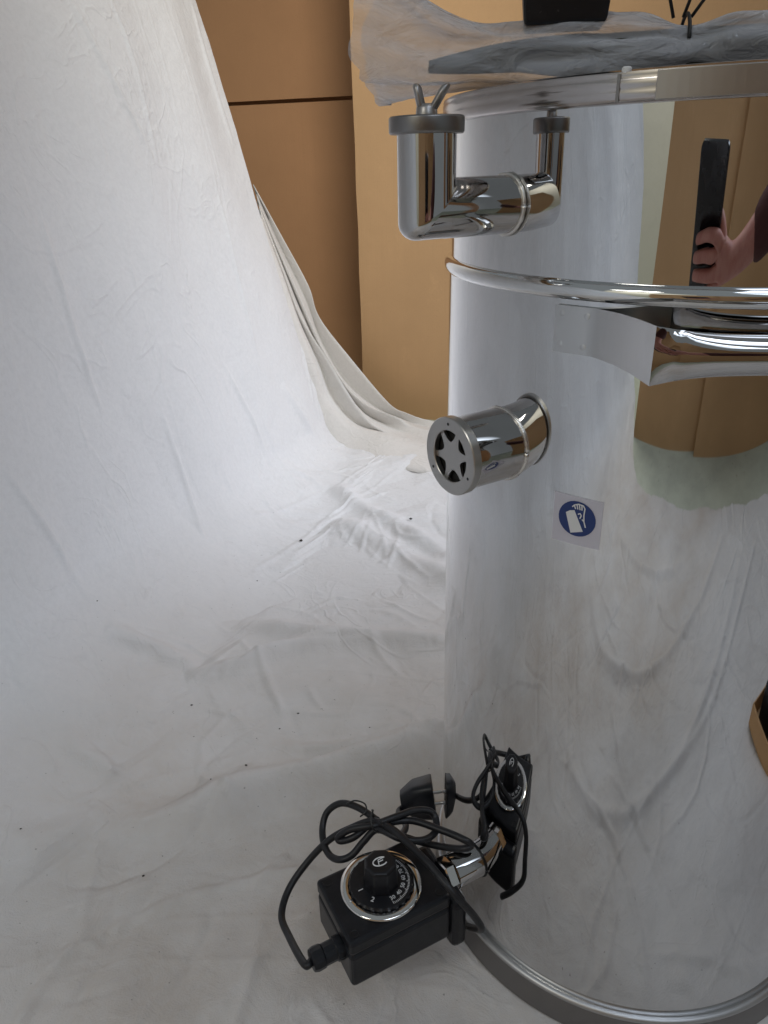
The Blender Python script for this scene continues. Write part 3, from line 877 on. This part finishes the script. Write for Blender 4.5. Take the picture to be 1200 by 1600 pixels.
def text(name, body, size, origin, ex, ey, mt, parent, lift=0.0):
    cu = bpy.data.curves.new(name, 'FONT')
    cu.body = body; cu.size = size; cu.align_x = 'CENTER'; cu.align_y = 'CENTER'
    cu.extrude = .00008
    cu.resolution_u = 3
    t = bpy.data.objects.new(name, cu)
    COL.objects.link(t)
    dg = bpy.context.evaluated_depsgraph_get()
    me_ = bpy.data.meshes.new_from_object(t.evaluated_get(dg))
    bpy.data.objects.remove(t)
    bpy.data.curves.remove(cu)
    me_.materials.clear(); me_.materials.append(mt)
    ex = Vector(ex).normalized(); ey = Vector(ey).normalized(); ez = ex.cross(ey)
    mm = Matrix((ex, ey, ez)).transposed().to_4x4(); mm.translation = Vector(origin) + ez * lift
    me_.transform(mm)
    o_ = bpy.data.objects.new(name, me_)
    return link(o_, parent)
# picture-right on the box top is close to  -e1*.5+e2*.85 ; angles measured there, counter-clockwise from above
px_ = Vector((1, 0, 0)); py_ = Vector((0, 1, 0))
def dpos(ang, r, h):
    return DC + px_ * (r * math.cos(R_(ang))) + py_ * (r * math.sin(R_(ang))) + e3 * h
for ang, body in ((207, '1'), (249, '2'), (300, '30'), (322, '40'), (344, '50'), (6, '60'), (26, '70'), (46, '80'), (66, '90')):
    rad_ = (dpos(ang, 1, 0) - dpos(ang, 0, 0)).normalized()
    text('numeral', body, .0068 if len(body) == 1 else .0052, dpos(ang, .0205, .0069), e3.cross(rad_) * -1 if False else Vector((-rad_.y, rad_.x, 0)), -rad_, M_print, dial)
tk = []
for i in range(0, 50):
    ang = 296 + i * 3.4
    if ang > 440: break
    ln_ = .0030 if i % 6 == 0 else .0017
    rad_ = (dpos(ang, 1, 0) - dpos(ang, 0, 0)).normalized(); tn = Vector((-rad_.y, rad_.x, 0))
    p1 = dpos(ang, .0262, .0068); p0 = dpos(ang, .0262 - ln_, .0069)
    q = [p0 - tn * .0002, p1 - tn * .0002, p1 + tn * .0002, p0 + tn * .0002]
    tk.append((q + [x - e3 * .0004 for x in q], [(0, 1, 2, 3), (7, 6, 5, 4), (0, 1, 5, 4), (1, 2, 6, 5), (2, 3, 7, 6), (3, 0, 4, 7)]))
hpart('tick_marks', join(*tk), M_print, parent=dial)
kt = DC + e3 * .0309
rdir = Vector((.93, .38, 0)).normalized(); udir = Vector((-rdir.y, rdir.x, 0))
arc = []
for t in np.linspace(R_(40), R_(318), 25):
    arc.append(kt + rdir * (.0066 * math.cos(t)) + udir * (.0042 * math.sin(t)))
lines = [sweep(arc, .0006, 6), sweep([kt + rdir * -.0022 + udir * -.0028, kt + rdir * -.0012 + udir * .0022, kt + rdir * .0050 + udir * .0030], .0005, 6),
         sweep([kt + rdir * -.0016 + udir * .0, kt + rdir * .0030 + udir * .0006], .0005, 6)]
hpart('knob_mark', join(*lines), M_print, parent=dial)
dotp = dpos(212, .0318, .0034)
hpart('index_dot', lathe(frame(dotp, (1, 0, 0), (0, 1, 0), e3), [(.0014, 0), (.0010, .0005), (.0002, .0007)], 12, cap1=True), M_face, smooth=True, parent=bez)
# cable gland on the outer end
FG = frame(FB(0, .0035 + .012, -.0265), e2, e3, e1)
gp = [(.0105, -.002), (.0105, .006), (.0092, .0065), (.0092, .017), (.0100, .0175), (.0104, .024), (.0092, .028), (.0058, .0285)]
hpart('cable_gland', lathe(FG, gp, 12, cap1=True), M_blackbox, smooth=True, sharp=25, bevel=.0004)
# collar block and nut between case and tank
cb = boxv(FB, -BL - .0160, -BL + .0005, -BW / 2 + .004, BW / 2 + .004, -BH - .014, -.012)
hpart('mounting_block', cb, M_blackbox, bevel=.006)
nt = frame(tpos(A_H, TR + .0292, Z_H) + T0 - heat.location, radial(A_H)[1], (0, 0, 1), radial(A_H)[0])
hexr = [[nt(r_ * math.cos(math.pi / 3 * j + .2), r_ * math.sin(math.pi / 3 * j + .2), h_) for j in range(6)] for r_, h_ in ((.0150, 0), (.0168, .0012), (.0168, .009), (.0155, .0102))]
hpart('hex_nut', loft(hexr, True, True, True), M_chrome)

# cord
def hz(pts): return [Vector(p) - heat.location for p in pts]
CR = .0034
gl = FG(0, 0, .0275)
main = [(-0.0744, 0.4316, 0.098), (-0.0842, 0.4326, 0.096), (-0.0966, 0.4492, 0.09), (-0.107, 0.4749, 0.085), (-0.1019, 0.4996, 0.09), (-0.0837, 0.518, 0.105), (-0.0622, 0.5251, 0.125), (-0.0407, 0.525, 0.14), (-0.0185, 0.5219, 0.152), (0.0009, 0.5052, 0.158), (0.018, 0.4845, 0.158), (0.0326, 0.4663, 0.157), (0.0471, 0.4484, 0.152), (0.0589, 0.4416, 0.14), (0.0709, 0.4434, 0.118), (0.0775, 0.4458, 0.1), (0.0746, 0.4516, 0.085), (0.0648, 0.4664, 0.07)]
path = catmull([FG(0, 0, .020), gl, FG(0, 0, .034)] + hz(main[2:-2] + [(.0745, .4580, .082), (.0690, .4720, .066)]), 8)
cord = hpart('power_cord', sweep(path, CR, 12), M_cord, smooth=True)
hpart('cord_loop', sweep(catmull(hz([(-0.0143, 0.5243, 0.15), (-0.0332, 0.5408, 0.15), (-0.0509, 0.5518, 0.145), (-0.065, 0.551, 0.135), (-0.0701, 0.541, 0.125), (-0.0681, 0.5251, 0.12), (-0.061, 0.5106, 0.12), (-0.0505, 0.5017, 0.125), (-0.0393, 0.5023, 0.13), (-0.028, 0.5087, 0.14), (-0.0143, 0.5136, 0.15), (0.0067, 0.5008, 0.152), (0.0278, 0.5014, 0.148), (0.0407, 0.5132, 0.145), (0.0423, 0.5267, 0.147), (0.0371, 0.5317, 0.152), (0.0233, 0.53, 0.156), (0.0056, 0.5217, 0.158), (-0.011, 0.5146, 0.158)]), 8), CR, 12), M_cord, smooth=True, parent=cord)
lb = [(-0.0237, 0.5221, 0.146), (-0.0373, 0.5142, 0.14), (-0.0499, 0.5145, 0.135), (-0.0523, 0.5165, 0.138), (-0.0402, 0.5172, 0.147), (-0.0173, 0.5165, 0.152), (0.0167, 0.5233, 0.15), (0.0472, 0.5172, 0.142), (0.0664, 0.5113, 0.136), (0.0732, 0.5103, 0.13), (0.0663, 0.5087, 0.127), (0.0469, 0.5124, 0.126), (0.0194, 0.5181, 0.13), (0.0009, 0.5208, 0.138), (-0.0082, 0.5225, 0.145)]
lb = [(x, y - .012 * min(1, max(0, (x - .03) / .03)), z + .014 * min(1, max(0, (x - .03) / .03))) for x, y, z in lb]
hpart('cord_loop', sweep(catmull(hz(lb), 8), CR, 12), M_cord, smooth=True, parent=cord)
PLG = Vector((.0475, .6200, .0800))                         # middle of the plug's pin face
tl = [(-0.0009, 0.5235, 0.135), (0.0072, 0.5326, 0.12), (0.0137, 0.5551, 0.108), (0.0143, 0.573, 0.102)]
hpart('cord_loop', sweep(catmull(hz(tl[:3] + [tuple(PLG + Vector((-.040, -.010, -.010))), tuple(PLG + Vector((-.020, -.002, -.006)))]), 8), CR, 12), M_cord, smooth=True, parent=cord)
tie = join(sweep(catmull(hz([(-0.0454, 0.546, 0.15), (-0.0362, 0.5451, 0.155), (-0.0265, 0.5378, 0.158), (-0.0253, 0.5301, 0.156), (-0.0311, 0.5296, 0.15)]), 6), .0008, 6),
           sweep(catmull([p + Vector((0, 0, .002)) for p in hz([(-0.0182, 0.5224, 0.164), (-0.02, 0.5142, 0.163), (-0.0189, 0.5074, 0.158), (-0.0155, 0.5092, 0.15)])] + hz([(-.0130, .5180, .142), (-.0175, .5245, .148), (-.0190, .5230, .1655)]), 6), .0009, 6))
hpart('wire_tie', tie, M_wire, smooth=True, parent=cord)
# plug
pd = Vector((.985, .02, .12)).normalized()
ps = Vector((-.05, -.93, .36)); ps = (ps - pd * ps.dot(pd)).normalized()
pu = pd.cross(ps) * -1
FP0 = frame(PLG - heat.location, pu, ps, pd)
FP = lambda a, b, c: FP0(a * .9, b * .9, c * .9)
rings = []
for h_, ra, rb in ((-.042, .009, .008), (-.0415, .011, .011), (-.028, .0195, .0170), (-.024, .0215, .0190), (-.004, .0240, .0215), (-.0012, .0242, .0217), (0, .0236, .0210)):
    rings.append([FP(ra * math.copysign(abs(math.cos(t)) ** .45, math.cos(t)), rb * math.copysign(abs(math.sin(t)) ** .45, math.sin(t)), h_) for t in np.linspace(0, 2 * math.pi, 33)[:-1]])
plug = hpart('plug', loft(rings, True, True, True), M_blackbox, smooth=True, sharp=24)
for sg in (-1, 1):
    F_ = frame(FP(sg * .0095 * .75, .004, 0), pu, ps, pd)
    hpart('pin', lathe(F_, [(.0023, -.001), (.0023, .0088), (.0018, .0100), (.0008, .0104)], 14, cap1=True), M_plate, smooth=True, sharp=50, parent=plug)

# ------------------------------------------------------------------ things on the lid
LZ = .7675
ax = Vector((.985, -.17, 0)).normalized()
ay = Vector((-ax.y, ax.x, 0))
rs = np.random.RandomState(21)
O = Vector((.005, .602, 0))
rings = []
for t in np.linspace(0, 1, 60):
    x = .035 + .60 * t
    ring = []
    for j in range(28):
        a = 2 * math.pi * j / 28
        r_ = (.0146 * min(1, .12 + t * 5) ** .7) + .0016 * math.sin(9 * t + a * 2) + .0012 * math.sin(23 * t + 3 * a + 1)
        ring.append(O + ax * x + ay * (r_ * 1.15 * math.cos(a)) + Vector((0, 0, LZ + .0185 + r_ * math.sin(a) + .002 * math.sin(t * 13))))
    rings.append(ring)
m = M_roll = mat('dark_olive_rubber', (.030, .034, .026), .6, spec=.3)
c = mix(m, ramp(m, noise(m, coords(m), 22, 4), [(.4, (0, 0, 0)), (.65, (1, 1, 1))]).outputs[0], (.012, .013, .014), (.035, .038, .020))
L(m, c, B(m).inputs['Base Color'])
tag(mesh('rubber_roll', *loft(rings, True, True, True), M_roll, smooth=True), 'dark olive roll wrapped inside the clear plastic bag on the lid', 'roll')

m = M_bag = mat('milky_plastic', (.74, .76, .82), .17, spec=.6, alpha=.6)
v = coords(m)
wr = noise(m, coords(m, (1, 2.2, 2.2)), 26, 4, .55, 1.0)
nb = bump(m, wr, .8, .012)
nb = bump(m, noise(m, coords(m, (1, 1.6, 1.6)), 85, 3, .5, .8), .15, .002, nb)
L(m, nb, B(m).inputs['Normal'])
lw = N(m, 'ShaderNodeLayerWeight', Blend=.45)
al = N(m, 'ShaderNodeMapRange')
al.inputs['To Min'].default_value = .36; al.inputs['To Max'].default_value = .92
L(m, lw.outputs['Facing'], al.inputs[0]); L(m, al.outputs[0], B(m).inputs['Alpha'])
rings = []
NX, NA = 150, 72
fa = field((NX, NA), 31, 14, 10, 1.4)
fb = field((NX, NA), 32, 26, 12, 1.8)
for i in range(NX):
    t = i / (NX - 1)
    x = -.010 + .62 * t
    fl = math.exp(-((x + .01) / .045) ** 2)                  # flared open end
    knot = math.exp(-((x - .205) / .018) ** 2)
    ring = []
    for j in range(NA):
        a = 2 * math.pi * j / NA
        rr = (.0228 + .0030 * fb[i, j] + .0006 * fa[i, j]) * (1 - .25 * knot)
        yy = rr * (1.15 + .5 * fl) * math.cos(a)
        zz = rr * (.85 + .9 * fl) * math.sin(a)
        zc = LZ + .0205 + .016 * fl
        p = O + ax * (x + .004 * fa[i, j] * fl * (1 if i < 3 else 0)) + ay * yy + Vector((0, 0, zc + zz))
        if p.z < LZ + .0006 and x > .05: p.z = LZ + .0006 + .0008 * abs(fa[i, j])
        ring.append(p)
    rings.append(ring)
bag = mesh('plastic_bag', *loft(rings, True, False, True), M_bag, smooth=True)
tag(bag, 'crumpled translucent plastic bag with flared open end lying across the tank lid', 'plastic bag')

# black tapered box resting on the wrapped roll
bc = O + ax * .1245
F_ = frame((bc.x, bc.y, LZ + .0362), ax, ay, (0, 0, 1))
tb = [[F_(sx * hw, sy * hd, h_) for sx, sy in ((-1, -1), (1, -1), (1, 1), (-1, 1))] for hw, hd, h_ in ((.0255, .020, 0), (.0262, .0205, .003), (.0335, .026, .075))]
o = mesh('control_box', *loft(tb, True, True, True), M_blackbox, bevel=.0016)
tag(o, 'black tapered box sitting on top of the wrapped roll at the top edge', 'box')
# tie round the neck of the bag with two long tails
kp_ = O + ax * .202 + Vector((0, 0, LZ + .0385))
vf = []
for dx, lean, ll in ((-.016, -.10, .05), (-.004, .16, .05), (.006, .28, .045)):
    p0 = kp_ + ax * (dx * .5) ; p1 = kp_ + ax * (dx + lean * .1 - .0) - ay * .004 + Vector((0, 0, ll))
    vf.append(sweep([p0, p0.lerp(p1, .5) - ay * .002, p1], .0011, 8))
vf.append(sweep([kp_ + ay * (.019 * math.cos(a)) + Vector((0, 0, -.0185 + .0205 * math.sin(a))) for a in np.linspace(.2, 2.9, 17)], .0012, 8))
o = mesh('cable_tie', *join(*vf), M_wire, smooth=True)
tag(o, 'dark thin tie with upright tails knotted round the plastic bag', 'cable tie')

# ------------------------------------------------------------------ phone and the arm that holds it (seen mirrored in the tank)
PF = frame(CAM - FW * .0035, RT, UP, FW)
def rrect(hw, hh, r, n_=6):
    out = []
    for cx, cy, a0 in ((hw - r, hh - r, 0), (-hw + r, hh - r, 90), (-hw + r, -hh + r, 180), (hw - r, -hh + r, 270)):
        for k_ in range(n_ + 1):
            a = R_(a0 + 90 * k_ / n_)
            out.append((cx + r * math.cos(a), cy + r * math.sin(a)))
    return out
cy_ = -.0850
rings = [[PF(x * k_, cy_ + y * k_, h_) for x, y in rrect(.0500, .0920, .011)] for k_, h_ in ((.975, -.0082), (1, -.0070), (1, -.0014), (.975, -.0002))]
M_phone = plastic('phone_glass', (.012, .012, .014), .12, .5)
o = mesh('phone', *loft(rings, True, True, True), M_phone, smooth=True, sharp=30)
tag(o, 'dark phone held upright in a hand, mirrored in the polished tank', 'phone')

def skin(name, pts, edges, mt, root=0, sub=2):
    me_ = bpy.data.meshes.new(name)
    me_.from_pydata([p for p, r in pts], edges, [])
    o_ = bpy.data.objects.new(name, me_)
    COL.objects.link(o_)
    sk_ = o_.modifiers.new('skin', 'SKIN')
    sk_.use_smooth_shade = True
    lay = me_.skin_vertices[0] if me_.skin_vertices else None
    if lay is None:
        bpy.context.view_layer.objects.active = o_
        lay = me_.skin_vertices.new() if hasattr(me_.skin_vertices, 'new') else me_.skin_vertices[0]
    for i, (p, r) in enumerate(pts):
        lay.data[i].radius = r if isinstance(r, tuple) else (r, r)
        lay.data[i].use_root = (i == root)
    ss = o_.modifiers.new('sub', 'SUBSURF'); ss.levels = sub; ss.render_levels = sub
    me_.materials.append(mt)
    return o_
m = M_skin = mat('skin', (.50, .25, .19), .5, spec=.4)
B(m).inputs['Subsurface Weight'].default_value = .1
B(m).inputs['Subsurface Radius'].default_value = (.01, .004, .002)
c = mix(m, ramp(m, noise(m, coords(m), 60, 4), [(.4, (0, 0, 0)), (.7, (1, 1, 1))]).outputs[0], (.58, .29, .235), (.50, .21, .17))
L(m, c, B(m).inputs['Base Color'])
m = M_sleeve = mat('red_sleeve', (.085, .030, .028), .9)
L(m, bump(m, noise(m, coords(m), 30, 5), .6, .006), B(m).inputs['Normal'])
# a = right, b = up, c = towards the tank, in millimetres
q = lambda a, b, c: tuple(PF(a / 1000, b / 1000, c / 1000))
pts = [(q(72, -122, -6), .017), (q(98, -128, -14), .022), (q(130, -122, -24), .025), (q(175, -104, -38), .030), (q(235, -78, -58), .035)]
edges = [(0, 1), (1, 2), (2, 3), (3, 4)]
fing = [([(54, -92, 4), (40, -84, 12), (12, -84, 13), (-14, -90, 12), (-32, -95, 10)], .0085),
        ([(56, -110, 4), (42, -108, 13), (12, -108, 14), (-16, -113, 13), (-36, -117, 10)], .0090),
        ([(56, -128, 4), (42, -131, 13), (12, -133, 14), (-14, -136, 12), (-33, -138, 10)], .0085),
        ([(58, -143, 2), (43, -150, 11), (16, -155, 12), (-6, -157, 11), (-20, -158, 9)], .0075)]
for ch, r_ in fing:
    prev = 0
    for i, p in enumerate(ch):
        pts.append((q(*p), r_ * (1.35, 1.12, 1.0, .94, .78)[i] if i else .0125))
        edges.append((prev, len(pts) - 1)); prev = len(pts) - 1
prev = 0
for i, (p, r_) in enumerate([((66, -104, -14), .013), ((50, -86, -20), .0115), ((28, -72, -20), .0100), ((10, -62, -19), .0078)]):
    pts.append((q(*p), r_)); edges.append((prev, len(pts) - 1)); prev = len(pts) - 1
per = empty('person', Vector(q(150, -115, -30)), 'hand and forearm in a dark red sleeve gripping the dark phone', 'person')
hand = skin('hand', pts, edges, M_skin)
reparent(hand, per)
sp = [(q(158, -111, -33), .036), (q(200, -94, -47), .042), (q(260, -70, -68), .050), (q(330, -35, -105), .055)]
slv = skin('sleeve', sp, [(0, 1), (1, 2), (2, 3)], M_sleeve)
reparent(slv, per)

# carton with a black object, beyond the right edge and mirrored low in the tank
cb_ = empty('cardboard_carton', (.662, .079, 0), 'open brown carton mirrored at the lower right edge of the tank', 'carton')
F_ = frame((0, 0, 0), Vector((.97, -.25, 0)).normalized(), Vector((.25, .97, 0)).normalized(), (0, 0, 1))
t_ = .004
for nm, bxs in (('carton_base', (-.12, .12, -.10, .10, .0045, .0085)),):
    mesh(nm, *boxv(F_, *bxs), M_card, cb_)
for bxs in ((-.12, -.116, -.10, .10, .009, .040), (.116, .12, -.10, .10, .009, .040), (-.1155, .1155, -.10, -.096, .009, .040), (-.1155, .1155, .096, .10, .009, .040)):
    mesh('carton_side', *boxv(F_, *bxs), M_card, cb_)
rings = [[Vector((.662, .079, 0)) + F_(x, y, h_) for x, y in rrect(.095, .078, .02)] for h_ in (.0090, .012, .066, .070)]
o = mesh('black_case', *loft(rings, True, True, True), M_blackbox, smooth=True, sharp=35)
tag(o, 'black case lying inside the open brown carton', 'case')
